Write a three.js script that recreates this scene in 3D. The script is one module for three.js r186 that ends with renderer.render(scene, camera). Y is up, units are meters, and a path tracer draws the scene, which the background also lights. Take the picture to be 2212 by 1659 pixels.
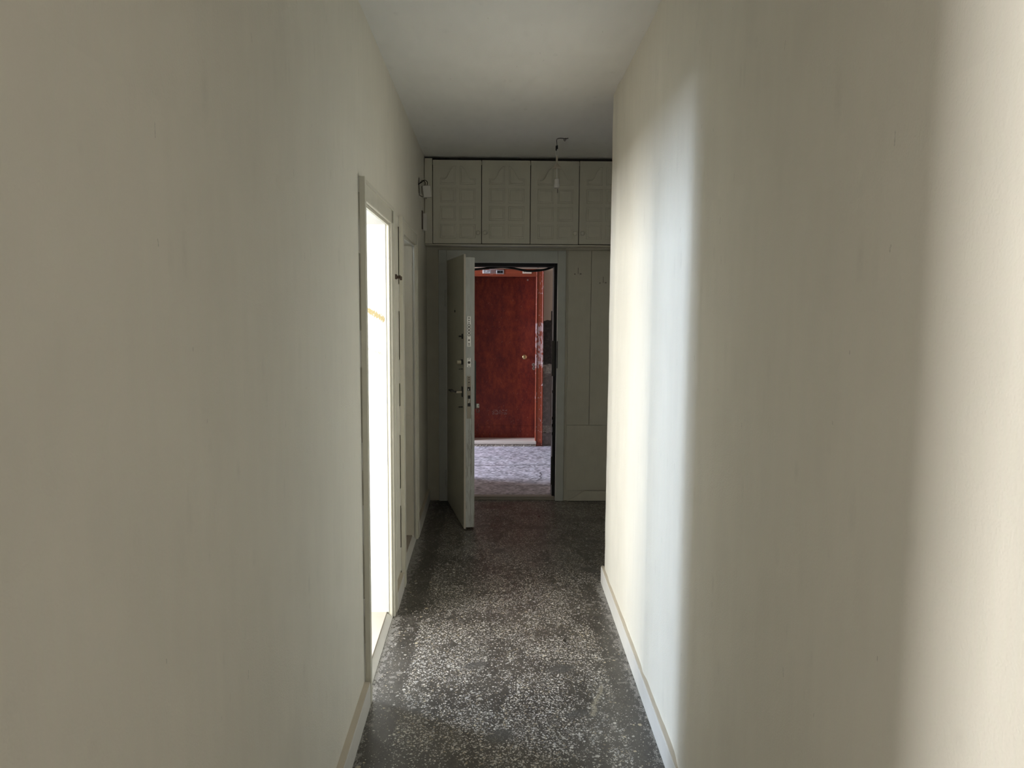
import * as THREE from 'three';
import { RoundedBoxGeometry } from 'three/addons/geometries/RoundedBoxGeometry.js';
import { mergeGeometries } from 'three/addons/utils/BufferGeometryUtils.js';
import { RectAreaLightUniformsLib } from 'three/addons/lights/RectAreaLightUniformsLib.js';

// ---------------------------------------------------------------- camera, sky, daylight, exposure
// x to the right, y up, d = distance down the corridor (z = -d)
const scene = new THREE.Scene();
const camera = new THREE.PerspectiveCamera(52.828, 2212 / 1659, 0.05, 60);
camera.position.set(0, 1.6, 0);
camera.rotation.order = 'YXZ';
camera.rotation.set(-0.100424, -0.022067, 0.0062);

const renderer = new THREE.WebGLRenderer();
renderer.toneMapping = THREE.LinearToneMapping;
renderer.toneMappingExposure = 1.0;
renderer.shadowMap.enabled = true;
RectAreaLightUniformsLib.init();

scene.background = new THREE.Color().setRGB(1.5, 1.8, 2.2);

function daylight(x, y, d, w, h, color, nits) {        // daylight in a window opening, shining towards +x
  const l = new THREE.RectAreaLight(new THREE.Color().setRGB(...color), nits, w, h);
  l.position.set(x, y, -d);
  l.lookAt(x + 1, y, -d);
  scene.add(l);
}
const WIN = {
  sideA: { x: -3.5, d0: 1.7, d1: 3.05, y0: 0.95, y1: 2.4, color: [1.0, 1.01, 1.02], nits: 35 },
  sideB: { x: -3.5, d0: 4.22, d1: 4.98, y0: 0.95, y1: 2.4, color: [0.73, 0.88, 1.12], nits: 69 },
  living: { x: -5.0, d0: -2.0, d1: -1.0, y0: 0.12, y1: 2.3, color: [1.0, 0.97, 0.96], nits: 52 },
  stair: { x: -4.0, d0: 7.45, d1: 8.45, y0: 0.9, y1: 2.4, color: [0.76, 0.83, 1.05], nits: 112 },
};
for (const w of Object.values(WIN)) daylight(w.x + 0.03, (w.y0 + w.y1) / 2, (w.d0 + w.d1) / 2, w.d1 - w.d0 - 0.12, w.y1 - w.y0 - 0.12, w.color, w.nits);

// ---------------------------------------------------------------- helpers
function rng(seed) { let a = seed >>> 0; return () => { a = (a + 0x6D2B79F5) | 0; let t = Math.imul(a ^ (a >>> 15), 1 | a); t = (t + Math.imul(t ^ (t >>> 7), 61 | t)) ^ t; return ((t ^ (t >>> 14)) >>> 0) / 4294967296; }; }
const used = {};
function numbered(name) { const n = used[name] = (used[name] ?? -1) + 1; return n ? `${name}_${String(n).padStart(3, '0')}` : name; }
const lerp = (a, b, t) => a + (b - a) * t;
const clamp = (v, a, b) => Math.min(b, Math.max(a, v));
const smooth = (a, b, v) => { const t = clamp((v - a) / (b - a), 0, 1); return t * t * (3 - 2 * t); };
const HC = 2.74;                                        // ceiling height
const LX = (d) => -0.4875 - 0.0103 * d;                 // corridor face of the left wall
const RX = (d) => 0.583 + 0.0122 * d;                   // corridor face of the right wall

function metreUV(g) {                                   // uv in metres, from the face's direction
  if (g.index) g = g.toNonIndexed();
  const p = g.attributes.position, n = g.attributes.normal, uv = new Float32Array(p.count * 2);
  for (let i = 0; i < p.count; i++) {
    const ax = Math.abs(n.getX(i)), ay = Math.abs(n.getY(i)), az = Math.abs(n.getZ(i));
    const [u, v] = ax >= ay && ax >= az ? [-p.getZ(i), p.getY(i)] : ay >= az ? [p.getX(i), -p.getZ(i)] : [p.getX(i), p.getY(i)];
    uv[2 * i] = u; uv[2 * i + 1] = v;
  }
  g.setAttribute('uv', new THREE.BufferAttribute(uv, 2));
  for (const k of Object.keys(g.attributes)) if (!['position', 'normal', 'uv'].includes(k)) g.deleteAttribute(k);
  return g;
}
function box(x0, x1, y0, y1, d0, d1, r = 0) {
  const w = Math.abs(x1 - x0), h = Math.abs(y1 - y0), l = Math.abs(d1 - d0);
  const g = r ? new RoundedBoxGeometry(w, h, l, 2, Math.min(r, w / 2.01, h / 2.01, l / 2.01)) : new THREE.BoxGeometry(w, h, l);
  g.translate((x0 + x1) / 2, (y0 + y1) / 2, -(d0 + d1) / 2);
  return metreUV(g);
}
function bend(g, f) {                                   // f(x, y, d) -> [x, y, d]
  const p = g.attributes.position;
  for (let i = 0; i < p.count; i++) { const [x, y, d] = f(p.getX(i), p.getY(i), -p.getZ(i)); p.setXYZ(i, x, y, -d); }
  g.computeVertexNormals();
  return g;
}
const onLeft = (g) => { const p = g.attributes.position; for (let i = 0; i < p.count; i++) p.setX(i, p.getX(i) + LX(-p.getZ(i))); return g; };
const onRight = (g) => { const p = g.attributes.position; for (let i = 0; i < p.count; i++) p.setX(i, RX(-p.getZ(i)) - p.getX(i)); return flip(g); };
function flip(g) { const a = g.attributes; for (const k of Object.keys(a)) { const s = a[k].itemSize, r = a[k].array; for (let i = 0; i < r.length; i += 3 * s) for (let c = 0; c < s; c++) { const t = r[i + s + c]; r[i + s + c] = r[i + 2 * s + c]; r[i + 2 * s + c] = t; } } const n = a.normal; for (let i = 0; i < n.count; i++) n.setX(i, -n.getX(i)); return g; }
const boxL = (...a) => onLeft(box(...a));               // x counted from the left wall into the corridor
const boxR = (...a) => onRight(box(...a));              // x counted from the right wall into the corridor
function extr(shape, depth, bevel = 0, seg = 8) {
  return metreUV(new THREE.ExtrudeGeometry(shape, { depth, bevelEnabled: bevel > 0, bevelThickness: bevel, bevelSize: bevel, bevelOffset: -bevel, bevelSegments: 2, curveSegments: seg }));
}
function tube(pts, r, seg = 24, rad = 8) {
  return metreUV(new THREE.TubeGeometry(new THREE.CatmullRomCurve3(pts.map(([x, y, d]) => new THREE.Vector3(x, y, -d))), seg, r, rad));
}
function cyl(r0, r1, h, seg = 20) { return metreUV(new THREE.CylinderGeometry(r0, r1, h, seg)); }
function lathe(pts, seg = 28) { return metreUV(new THREE.LatheGeometry(pts.map(([r, y]) => new THREE.Vector2(r, y)), seg)); }
function mesh(name, geos, m, parent) {
  const list = Array.isArray(geos) ? geos : [geos];
  const o = new THREE.Mesh(list.length > 1 ? mergeGeometries(list) : list[0], m);
  o.name = parent && parent !== scene ? name : numbered(name);
  o.castShadow = o.receiveShadow = true;
  (parent ?? scene).add(o);
  return o;
}
function tag(o, label, category, kind, group) {
  o.userData.label = label; o.userData.category = category;
  if (kind) o.userData.kind = kind;
  if (group) o.userData.group = group;
  return o;
}
function thing(name, label, category, kind, group) { const o = new THREE.Group(); o.name = numbered(name); scene.add(o); return tag(o, label, category, kind, group); }
function settle(o) {                                    // moves a thing's origin to the middle of its base
  o.updateMatrixWorld(true);
  const b = new THREE.Box3().setFromObject(o), c = new THREE.Vector3((b.min.x + b.max.x) / 2, b.min.y, (b.min.z + b.max.z) / 2);
  for (const k of o.children) k.position.sub(c);
  o.position.add(c);
  return o;
}

// ---------------------------------------------------------------- textures
function noise2(seed, period) {                         // tiling value noise, period cells a side
  const r = rng(seed), t = new Float32Array(period * period).map(() => r());
  return (x, y) => {
    const xi = Math.floor(x), yi = Math.floor(y), fx = x - xi, fy = y - yi, m = (a) => ((a % period) + period) % period;
    const a = t[m(yi) * period + m(xi)], b = t[m(yi) * period + m(xi + 1)], c = t[m(yi + 1) * period + m(xi)], e = t[m(yi + 1) * period + m(xi + 1)];
    const sx = fx * fx * (3 - 2 * fx), sy = fy * fy * (3 - 2 * fy);
    return lerp(lerp(a, b, sx), lerp(c, e, sx), sy);
  };
}
const enc = (v) => { v = clamp(v, 0, 1); return Math.round(255 * (v <= 0.0031308 ? 12.92 * v : 1.055 * Math.pow(v, 1 / 2.4) - 0.055)); };
function makeTexture(w, h, fill, srgb, tileX, tileY, clampEdges) {
  const data = new Uint8Array(w * h * 4);
  fill(data, w, h);
  const t = new THREE.DataTexture(data, w, h, THREE.RGBAFormat);
  t.magFilter = THREE.LinearFilter; t.minFilter = THREE.LinearFilter;
  t.wrapS = t.wrapT = clampEdges ? THREE.ClampToEdgeWrapping : THREE.RepeatWrapping;
  if (srgb) t.colorSpace = THREE.SRGBColorSpace;
  t.repeat.set(1 / tileX, 1 / tileY);
  t.needsUpdate = true;
  return t;
}
const grey = (data, i, v) => { data[i] = data[i + 1] = data[i + 2] = v; data[i + 3] = 255; };

// painted plaster: fine brush stipple (bump) and faint vertical roller streaks with smudges (colour)
const plasterBump = makeTexture(512, 512, (a, w, h) => {
  const n1 = noise2(11, 128), n2 = noise2(12, 48), n3 = noise2(13, 12);
  for (let y = 0; y < h; y++) for (let x = 0; x < w; x++) grey(a, 4 * (y * w + x), 255 * (0.45 * n1(x / 4, y / 4) + 0.35 * n2(x / w * 48, y / h * 24 * 1) + 0.2 * n3(x / w * 12, y / h * 12)));
}, false, 0.36, 0.36);
const plasterMap = makeTexture(1024, 1024, (a, w, h) => {
  const n1 = noise2(21, 16), n2 = noise2(22, 64), n3 = noise2(23, 8), r = rng(24);
  const v = new Float32Array(w * h);
  for (let y = 0; y < h; y++) for (let x = 0; x < w; x++) v[y * w + x] = 0.965 + 0.028 * n2(x / 16, y / 64) + 0.03 * n1(x / 64, y / 64) - 0.03 * n3(x / 128, y / 128);
  for (let k = 0; k < 60; k++) {                         // smudges and rubbed marks
    const cx = r() * w, cy = r() * h, rx = 3 + 9 * r(), ry = rx * (1 + 2.4 * r()), s = 0.02 + 0.06 * r() * r();
    for (let y = -30; y < 30; y++) for (let x = -14; x < 14; x++) {
      const q = (x / rx) ** 2 + (y / ry) ** 2; if (q > 1) continue;
      const X = (Math.round(cx + x) + w) % w, Y = (Math.round(cy + y) + h) % h;
      v[Y * w + X] -= s * (1 - q) * (0.4 + n2(X / 4, Y / 4));
    }
  }
  for (let k = 0; k < 26; k++) {                         // nicks in the paint
    const cx = r() * w, cy = r() * h, l = 3 + 9 * r(), sl = (r() - 0.5) * 0.6;
    for (let y = 0; y < l; y++) { const X = (Math.round(cx + sl * y) + w) % w, Y = (Math.round(cy + y) + h) % h; v[Y * w + X] -= 0.28 * (0.5 + r()); }
  }
  for (let i = 0; i < w * h; i++) { const q = v[i]; a[4 * i] = enc(q); a[4 * i + 1] = enc(q * 0.995); a[4 * i + 2] = enc(q * 0.975); a[4 * i + 3] = 255; }
}, true, 1.9, 1.9);
// old gloss paint on wood: faint grain and grime
const paintMap = makeTexture(512, 512, (a, w, h) => {
  const n1 = noise2(31, 16), n2 = noise2(32, 128), n3 = noise2(33, 32);
  for (let y = 0; y < h; y++) for (let x = 0; x < w; x++) {
    const q = 0.94 + 0.05 * n1(x / 32, y / 32) + 0.03 * n2(x / 4, y / 32) - 0.05 * Math.max(0, n3(x / 16, y / 16) - 0.7);
    const i = 4 * (y * w + x); a[i] = enc(q); a[i + 1] = enc(q * 0.995); a[i + 2] = enc(q * 0.98); a[i + 3] = 255;
  }
}, true, 0.8, 0.8);
const paintBump = makeTexture(256, 256, (a, w, h) => {
  const n1 = noise2(41, 64), n2 = noise2(42, 16);
  for (let y = 0; y < h; y++) for (let x = 0; x < w; x++) grey(a, 4 * (y * w + x), 255 * (0.5 * n1(x / 4, y / 4 / 4) + 0.5 * n2(x / 16, y / 16)));
}, false, 0.3, 0.3);

// terrazzo: dark cement, pale marble chips, a border with few chips along the walls, paint drops and plaster dust
const TZ = { w: 1.36, l: 2.2 };
const terrazzo = makeTexture(2048, 2048, (a, w, h) => {
  const r = rng(51), n1 = noise2(52, 16), n2 = noise2(53, 64), n3 = noise2(54, 256), n4 = noise2(55, 12);
  const c = new Float32Array(w * h * 3);
  const mx = (x) => (x + TZ.w / 2) / TZ.w * w, my = (d) => d / TZ.l * h;
  const xm = (px) => px / w * TZ.w - TZ.w / 2;
  const field = (x, y) => smooth(-0.385, -0.36, x + 0.012 * (n2(y / 8, 3) - 0.5)) * (1 - smooth(0.485, 0.51, x + 0.012 * (n2(y / 8, 9) - 0.5)));
  for (let y = 0; y < h; y++) for (let x = 0; x < w; x++) {
    const f = field(xm(x), y), i = 3 * (y * w + x);
    const q = (0.7 + 0.35 * n1(x / 128, y / 128) + 0.3 * n2(x / 32, y / 32) + 0.35 * (n3(x / 8, y / 8) - 0.5)) * lerp(0.82, 1, f);
    c[i] = 0.074 * q; c[i + 1] = 0.066 * q; c[i + 2] = 0.055 * q;
  }
  const put = (px, py, rx, ry, ang, col, al, ragged = 0) => {
    const R = Math.ceil(Math.max(rx, ry)) + 1, ca = Math.cos(ang), sa = Math.sin(ang);
    for (let y = -R; y <= R; y++) for (let x = -R; x <= R; x++) {
      const u = (ca * x + sa * y) / rx, v = (-sa * x + ca * y) / ry;
      let q = Math.sqrt(u * u + v * v);
      const X = Math.round(px + x), Y = ((Math.round(py + y) % h) + h) % h;
      if (X < 0 || X >= w) continue;
      if (ragged) q += ragged * (n3(X / 3, Y / 3) - 0.5);
      const m = al * (1 - smooth(0.75, 1.1, q)); if (m <= 0) continue;
      const i = 3 * (Y * w + X);
      for (let k = 0; k < 3; k++) c[i + k] = lerp(c[i + k], col[k], m);
    }
  };
  const sx = w / TZ.w, sy = h / TZ.l;
  for (let k = 0; k < 62000; k++) {                      // marble chips
    const px = r() * w, py = r() * h, x = xm(px), f = field(x, py);
    const patch = smooth(0.3, 0.5, n4(px / w * 12, py / h * 12) * 0.65 + 0.35 * n2(px / 32, py / 32));
    if (r() > lerp(0.22, 0.3 + 0.75 * patch, f)) continue;
    const s = (0.0013 + 0.003 * r() * r()) * (r() < 0.05 ? 1.6 : 1) * lerp(0.75, 1, f), e = 0.42 + 0.5 * r(), t = r(), b = 0.7 + 0.5 * r();
    const col = t < 0.55 ? [0.6 * b, 0.57 * b, 0.5 * b] : t < 0.85 ? [0.5 * b, 0.49 * b, 0.46 * b] : [0.36 * b, 0.3 * b, 0.2 * b];
    const ang = r() * 3.14, al = 0.55 + 0.45 * r();
    // one pixel is not square in metres: draw in metres, then scale the axes
    put(px, py, s * (Math.abs(Math.cos(ang)) + e * Math.abs(Math.sin(ang))) * sx, s * (Math.abs(Math.sin(ang)) + e * Math.abs(Math.cos(ang))) * sy, 0, col, al, 0.9);
  }
  for (let k = 0; k < 150; k++) {                        // drops of old paint, mostly along the walls
    const side = r(), x = side < 0.45 ? -0.5 + 0.15 * r() : side < 0.9 ? 0.44 + 0.18 * r() : -0.3 + 0.7 * r();
    const s = 0.003 + 0.0075 * r() * r(), warm = r();
    put(mx(x), r() * h, s * sx, s * (0.7 + 0.5 * r()) * sy, 0, warm < 0.4 ? [0.5, 0.43, 0.29] : [0.52, 0.5, 0.44], 0.9, 0.5);
  }
  for (let k = 0; k < 26; k++) {                         // scuffs of plaster
    const x = r() < 0.5 ? -0.5 + 0.13 * r() : 0.45 + 0.15 * r();
    put(mx(x), r() * h, (0.008 + 0.02 * r()) * sx, (0.005 + 0.008 * r()) * sy, 0, [0.34, 0.32, 0.28], 0.5, 1.6);
  }
  for (let k = 0; k < 34; k++) {                         // one long tan scrape near the right wall
    const t = k / 34, x = lerp(0.452, 0.385, t) + 0.004 * Math.sin(9 * t), d = lerp(3.12, 2.88, t);
    put(mx(x + 0.012 * (r() - 0.5)), my(d - TZ.l), (0.006 + 0.006 * t) * sx, 0.007 * sy, 0, [0.36, 0.32, 0.23], 0.5, 1.3);
  }
  for (const [x, d, rx, ry] of [[0.02, 2.74, 0.055, 0.05], [0.33, 2.9, 0.05, 0.03], [-0.08, 3.32, 0.06, 0.03], [0.3, 3.28, 0.07, 0.04]]) put(mx(x), my((d % TZ.l)), rx * sx, ry * sy, 0.2, [0.075, 0.07, 0.062], 0.85, 0.8);  // cement repairs
  put(mx(-0.01), my(2.76 - TZ.l), 0.011 * sx, 0.002 * sy, 0.08, [0.45, 0.41, 0.32], 0.9, 0.5);
  for (let y = 0; y < h; y++) for (let x = 0; x < w; x++) {       // plaster dust caught along the skirting, grainy
    const X = xm(x), e = Math.min(X - (-0.505), 0.605 - X), g = n3(x / 4, y / 4) * 0.6 + n2(x / 16, y / 16) * 0.6;
    if (e < 0.045 && g > 0.5 + e * 9) { const i = 3 * (y * w + x); for (let k = 0; k < 3; k++) c[i + k] = lerp(c[i + k], [0.36, 0.34, 0.31][k], 0.6); }
  }
  for (let i = 0; i < w * h; i++) { a[4 * i] = enc(c[3 * i]); a[4 * i + 1] = enc(c[3 * i + 1]); a[4 * i + 2] = enc(c[3 * i + 2]); a[4 * i + 3] = 255; }
}, true, 1, 1);
const floorRough = makeTexture(512, 512, (a, w, h) => {
  const n1 = noise2(61, 16), n2 = noise2(62, 64);
  for (let y = 0; y < h; y++) for (let x = 0; x < w; x++) grey(a, 4 * (y * w + x), 255 * (0.62 + 0.25 * n1(x / 32, y / 32) + 0.18 * (n2(x / 8, y / 8) - 0.5)));
}, false, 1, 1);
// landing: worn grey cement swept across, hair cracks
const landingMap = makeTexture(1024, 1024, (a, w, h) => {
  const n1 = noise2(71, 128), n2 = noise2(72, 32), n3 = noise2(73, 256), n4 = noise2(74, 8);
  const crack = (x, y) => {
    const X = x / w, Y = y / h; let m = 0;
    const y1 = 0.475 + 0.012 * n2(X * 32, 1) + 0.03 * X; m = Math.max(m, 1 - Math.abs(Y - y1) / 0.011);
    const cx = 0.62 + 0.05 * Math.sin((Y - 0.2) * 12) + 0.02 * n2(Y * 32, 5); if (Y > 0.2 && Y < 0.36) m = Math.max(m, 1 - Math.abs(X - cx) / 0.009);
    const y2 = 0.12 + 0.01 * n2(X * 32, 9); m = Math.max(m, 0.5 * (1 - Math.abs(Y - y2) / 0.008));
    return clamp(m, 0, 1);
  };
  for (let y = 0; y < h; y++) for (let x = 0; x < w; x++) {
    const s = n1(x / 16, y / 8 * 1) * 0.4 + n2(x / 32, y / 32) * 0.3 + n3(x / 12, y / 4) * 0.5;
    const q = (0.22 + 0.4 * smooth(0.25, 0.95, s)) * (1 - 0.75 * crack(x, y)), pink = 0.06 * n4(x / 128, y / 128);
    const i = 4 * (y * w + x); a[i] = enc(q * (0.97 + pink)); a[i + 1] = enc(q * 0.95); a[i + 2] = enc(q * (1.0 + 0.4 * pink)); a[i + 3] = 255;
  }
}, true, 1.4, 2.4);
// red-brown varnished door: mottled, pale scratches low down
const redMap = makeTexture(512, 1024, (a, w, h) => {
  const n1 = noise2(81, 32), n2 = noise2(82, 128), n3 = noise2(83, 8), r = rng(84);
  const c = new Float32Array(w * h * 3);
  for (let y = 0; y < h; y++) for (let x = 0; x < w; x++) {
    const q = 0.62 + 0.4 * n1(x / 16, y / 32) + 0.35 * (n2(x / 4, y / 8) - 0.5) + 0.35 * (n3(x / 64, y / 128) - 0.5), i = 3 * (y * w + x);
    c[i] = 0.2 * q; c[i + 1] = 0.024 * q * q; c[i + 2] = 0.005 * q * q;
  }
  for (let k = 0; k < 150; k++) {
    const py = h * Math.pow(r(), 2.4), px = r() * w, l = 2 + 9 * r(), sl = (r() - 0.3) * 2.5, al = 0.15 + 0.5 * r();
    for (let t = 0; t < l; t += 0.5) { const X = Math.round(px + sl * t), Y = Math.round(py + t); if (X < 1 || X >= w || Y >= h) continue; const i = 3 * (Y * w + X); for (let e = 0; e < 3; e++) c[i + e] = lerp(c[i + e], [0.42, 0.33, 0.3][e], al); }
  }
  for (let y = 0; y < 30; y++) for (let x = 20; x < 120; x++) { const Y = 176 + y, g = n2(x / 4, y / 3); if (g > 0.62) { const i = 3 * (Y * w + x + 190); for (let e = 0; e < 3; e++) c[i + e] = lerp(c[i + e], [0.3, 0.25, 0.22][e], 0.5); } }
  for (let i = 0; i < w * h; i++) { a[4 * i] = enc(c[3 * i]); a[4 * i + 1] = enc(c[3 * i + 1]); a[4 * i + 2] = enc(c[3 * i + 2]); a[4 * i + 3] = 255; }
}, true, 0.9, 1.95);
// red painted frame, scraped to the white primer between knee and shoulder height
const redFrameMap = makeTexture(256, 2048, (a, w, h) => {
  const n1 = noise2(91, 64), n2 = noise2(92, 16), r = rng(93);
  const c = new Float32Array(w * h * 3);
  for (let y = 0; y < h; y++) for (let x = 0; x < w; x++) {
    const q = 0.8 + 0.25 * n1(x / 4, y / 16) + 0.2 * (n2(x / 16, y / 64) - 0.5), i = 3 * (y * w + x), Y = y / h * 2.1;
    c[i] = 0.27 * q; c[i + 1] = 0.052 * q; c[i + 2] = 0.02 * q;
    const band = smooth(0.86, 0.95, Y) * (1 - smooth(1.36, 1.44, Y)), g = n1(x / 5, y / 20) * 0.6 + n2(x / 16, y / 24) * 0.5;
    if (g > 0.86 - 0.4 * band) for (let e = 0; e < 3; e++) c[i + e] = lerp(c[i + e], [0.52, 0.42, 0.4][e], 0.65);
  }
  for (const [Y, X, l] of [[0.27, 0.35, 90], [0.3, 0.5, 70], [0.7, 0.3, 45], [0.83, 0.55, 50], [0.12, 0.6, 30], [0.95, 0.3, 60]]) for (let t = 0; t < l; t++) for (let e = -10; e < 10; e++) {
    const x = Math.round(X * w + t * 0.7 + e), y = Math.round(Y / 2.1 * h + t); if (x < 0 || x >= w || y >= h) continue;
    const i = 3 * (y * w + x); for (let k = 0; k < 3; k++) c[i + k] = lerp(c[i + k], [0.62, 0.55, 0.52][k], 0.85);
  }
  for (let i = 0; i < w * h; i++) { a[4 * i] = enc(c[3 * i]); a[4 * i + 1] = enc(c[3 * i + 1]); a[4 * i + 2] = enc(c[3 * i + 2]); a[4 * i + 3] = 255; }
}, true, 0.25, 2.1);
// stripped mortar and rubble
const mortarMap = makeTexture(256, 256, (a, w, h) => {
  const n1 = noise2(101, 64), n2 = noise2(102, 16);
  for (let y = 0; y < h; y++) for (let x = 0; x < w; x++) { const q = 0.45 + 0.7 * n1(x / 4, y / 4) * n2(x / 16, y / 16) + 0.5 * Math.max(0, n1(x / 4 + 9, y / 4) - 0.75); const i = 4 * (y * w + x); a[i] = enc(q); a[i + 1] = enc(q * 0.94); a[i + 2] = enc(q * 0.88); a[i + 3] = 255; }
}, true, 0.4, 0.4);
const mortarBump = makeTexture(256, 256, (a, w, h) => {
  const n1 = noise2(103, 64), n2 = noise2(104, 16);
  for (let y = 0; y < h; y++) for (let x = 0; x < w; x++) grey(a, 4 * (y * w + x), 255 * (0.6 * n1(x / 4, y / 4) + 0.4 * n2(x / 16, y / 16)));
}, false, 0.4, 0.4);
// closing edge of the entrance door: pale paint, worn and cracked to the wood towards the floor
const doorEdgeMap = makeTexture(128, 2048, (a, w, h) => {
  const n1 = noise2(111, 32), n2 = noise2(112, 128), r = rng(113);
  const c = new Float32Array(w * h * 3);
  for (let y = 0; y < h; y++) for (let x = 0; x < w; x++) {
    const q = 0.56 + 0.08 * n1(x / 16, y / 64), i = 3 * (y * w + x), Y = y / h * 1.95;
    c[i] = q * 0.98; c[i + 1] = q; c[i + 2] = q * 0.94;
    const dirt = (1 - smooth(0.5, 0.85, Y)) * 0.5 + 0.35 * smooth(0.75, 0.9, Y) * (1 - smooth(1.0, 1.1, Y)), g = n1(x / 6, y / 90) * 0.7 + n2(x / 3, y / 24) * 0.3;
    if (g > 0.86 - 0.42 * dirt && x > 24) for (let e = 0; e < 3; e++) c[i + e] = lerp(c[i + e], [0.24, 0.21, 0.16][e], 0.5);
  }
  for (let k = 0; k < 7; k++) {                          // drying cracks
    let x = 30 + 80 * r(), y = r() * 0.3 * h; const l = 120 + 420 * r();
    for (let t = 0; t < l; t++) { x += (r() - 0.5) * 1.6; const X = Math.round(clamp(x, 1, w - 2)), Y = Math.round(y + t); if (Y >= h) break; for (const e of [0, 1]) { const i = 3 * (Y * w + X + e); c[i] = 0.12; c[i + 1] = 0.1; c[i + 2] = 0.075; } }
  }
  for (let i = 0; i < w * h; i++) { a[4 * i] = enc(c[3 * i]); a[4 * i + 1] = enc(c[3 * i + 1]); a[4 * i + 2] = enc(c[3 * i + 2]); a[4 * i + 3] = 255; }
}, true, 0.08, 1.95);
// pale reveal of the doorway: white paint with a torn yellowed strip
const revealMap = makeTexture(512, 1024, (a, w, h) => {
  const n1 = noise2(121, 64), n2 = noise2(122, 16);
  for (let y = 0; y < h; y++) for (let x = 0; x < w; x++) {
    const X = x / w * 0.4, Y = y / h * 2.0, i = 4 * (y * w + x);
    let c = [0.78, 0.78, 0.755].map((v) => v * (0.97 + 0.05 * n2(x / 32, y / 64)));
    const strip = 1.545 + (X - 0.3) * -0.55, wd = 0.016 * n1(x / 5, 7);
    if (X > 0.17 && X < 0.33 && Math.abs(Y - strip) < wd + 0.005 && n1(x / 3, y / 3) > 0.22) c = [0.5, 0.4, 0.2];
    if (X > 0.24 && X < 0.245 && Y > 1.4 && Y < 1.49) c = [0.45, 0.44, 0.4];
    const st2 = 1.395 + (X - 0.22) * -0.4; if (X > 0.245 && X < 0.32 && Math.abs(Y - st2) < 0.008 * n1(x / 5, 3) && n1(x / 3, y / 3) > 0.5) c = [0.6, 0.55, 0.42];
    a[i] = enc(c[0]); a[i + 1] = enc(c[1]); a[i + 2] = enc(c[2]); a[i + 3] = 255;
  }
}, true, 0.4, 2.0);

// ---------------------------------------------------------------- materials (linear base colours)
const M = {};
const std = (c, roughness, o = {}) => new THREE.MeshStandardMaterial({ color: new THREE.Color().setRGB(...c), roughness, ...o });
M.wall = std([0.8, 0.768, 0.675], 0.72, { map: plasterMap, bumpMap: plasterBump, bumpScale: 0.0007 });
M.ceiling = std([0.86, 0.855, 0.825], 0.9, { map: plasterMap, bumpMap: plasterBump, bumpScale: 0.0004 });
M.room = std([0.7, 0.69, 0.655], 0.9);
M.living = std([0.42, 0.4, 0.37], 0.9);  // unseen room, darkened to cut the light it bounces into the corridor
M.stairSide = std([0.17, 0.15, 0.125], 0.9);  // landing sides and ceiling, darkened so the floor shadow stays deep
M.roomFloor = std([0.4, 0.335, 0.26], 0.6);
M.reveal = std([1, 1, 1], 0.7, { map: revealMap });
M.floor = std([1, 1, 1], 0.5, { map: terrazzo, roughnessMap: floorRough });
M.trim = std([0.72, 0.69, 0.59], 0.45, { map: paintMap, bumpMap: paintBump, bumpScale: 0.0003 });
M.trimGrey = std([0.58, 0.6, 0.56], 0.45, { map: paintMap, bumpMap: paintBump, bumpScale: 0.0003 });
M.skirt = std([0.74, 0.72, 0.67], 0.5, { map: paintMap, bumpMap: plasterBump, bumpScale: 0.0005 });
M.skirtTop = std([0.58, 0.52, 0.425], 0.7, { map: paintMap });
M.cab = std([0.66, 0.64, 0.54], 0.42, { map: paintMap, bumpMap: paintBump, bumpScale: 0.0002 });
M.cabInside = std([0.05, 0.045, 0.035], 0.9);  // near-black, so the gap above the cabinet doors looks deep in shade
M.panel = std([0.62, 0.595, 0.495], 0.5, { map: paintMap, bumpMap: paintBump, bumpScale: 0.0002 });  // same paint as the cabinet, toned down for the shade beneath it
M.door = std([0.6, 0.59, 0.5], 0.42, { map: paintMap, bumpMap: paintBump, bumpScale: 0.0003 });
M.doorEdge = std([1, 1, 1], 0.5, { map: doorEdgeMap });
M.doorLip = std([0.63, 0.57, 0.48], 0.5, { map: paintMap });
M.steel = std([0.5, 0.49, 0.46], 0.38, { metalness: 0.85 });
M.steelOld = std([0.3, 0.27, 0.22], 0.5, { metalness: 0.7 });
M.darkMetal = std([0.05, 0.047, 0.042], 0.45, { metalness: 0.5 });
M.black = std([0.008, 0.008, 0.008], 0.6);
M.rubber = std([0.012, 0.011, 0.008], 0.5);
M.brass = std([0.5, 0.38, 0.18], 0.35, { metalness: 0.9 });
M.whitePlastic = std([0.72, 0.7, 0.64], 0.4);
M.oldPlastic = std([0.56, 0.5, 0.4], 0.5);
M.cream = std([0.7, 0.62, 0.45], 0.5);
M.porcelain = std([0.75, 0.73, 0.68], 0.25);
M.rust = std([0.11, 0.075, 0.055], 0.7, { metalness: 0.3 });
M.hole = std([0.05, 0.042, 0.034], 1);
M.glass = new THREE.MeshPhysicalMaterial({ color: 0xffffff, roughness: 0.03, transmission: 1, thickness: 0, ior: 1.5 });
M.marble = std([0.62, 0.55, 0.47], 0.4, { map: plasterMap });
M.sillWood = std([0.34, 0.31, 0.26], 0.6, { map: paintMap });
M.landing = std([1, 1, 1], 0.55, { map: landingMap });
M.landingWall = std([0.64, 0.51, 0.38], 0.8, { map: plasterMap, bumpMap: plasterBump, bumpScale: 0.0006 });
M.red = std([1, 1, 1], 0.6, { map: redMap });
M.redFrame = std([1, 1, 1], 0.38, { map: redFrameMap });
M.mortarDark = std([0.11, 0.1, 0.09], 0.95, { map: mortarMap, bumpMap: mortarBump, bumpScale: 0.008 });
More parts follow.
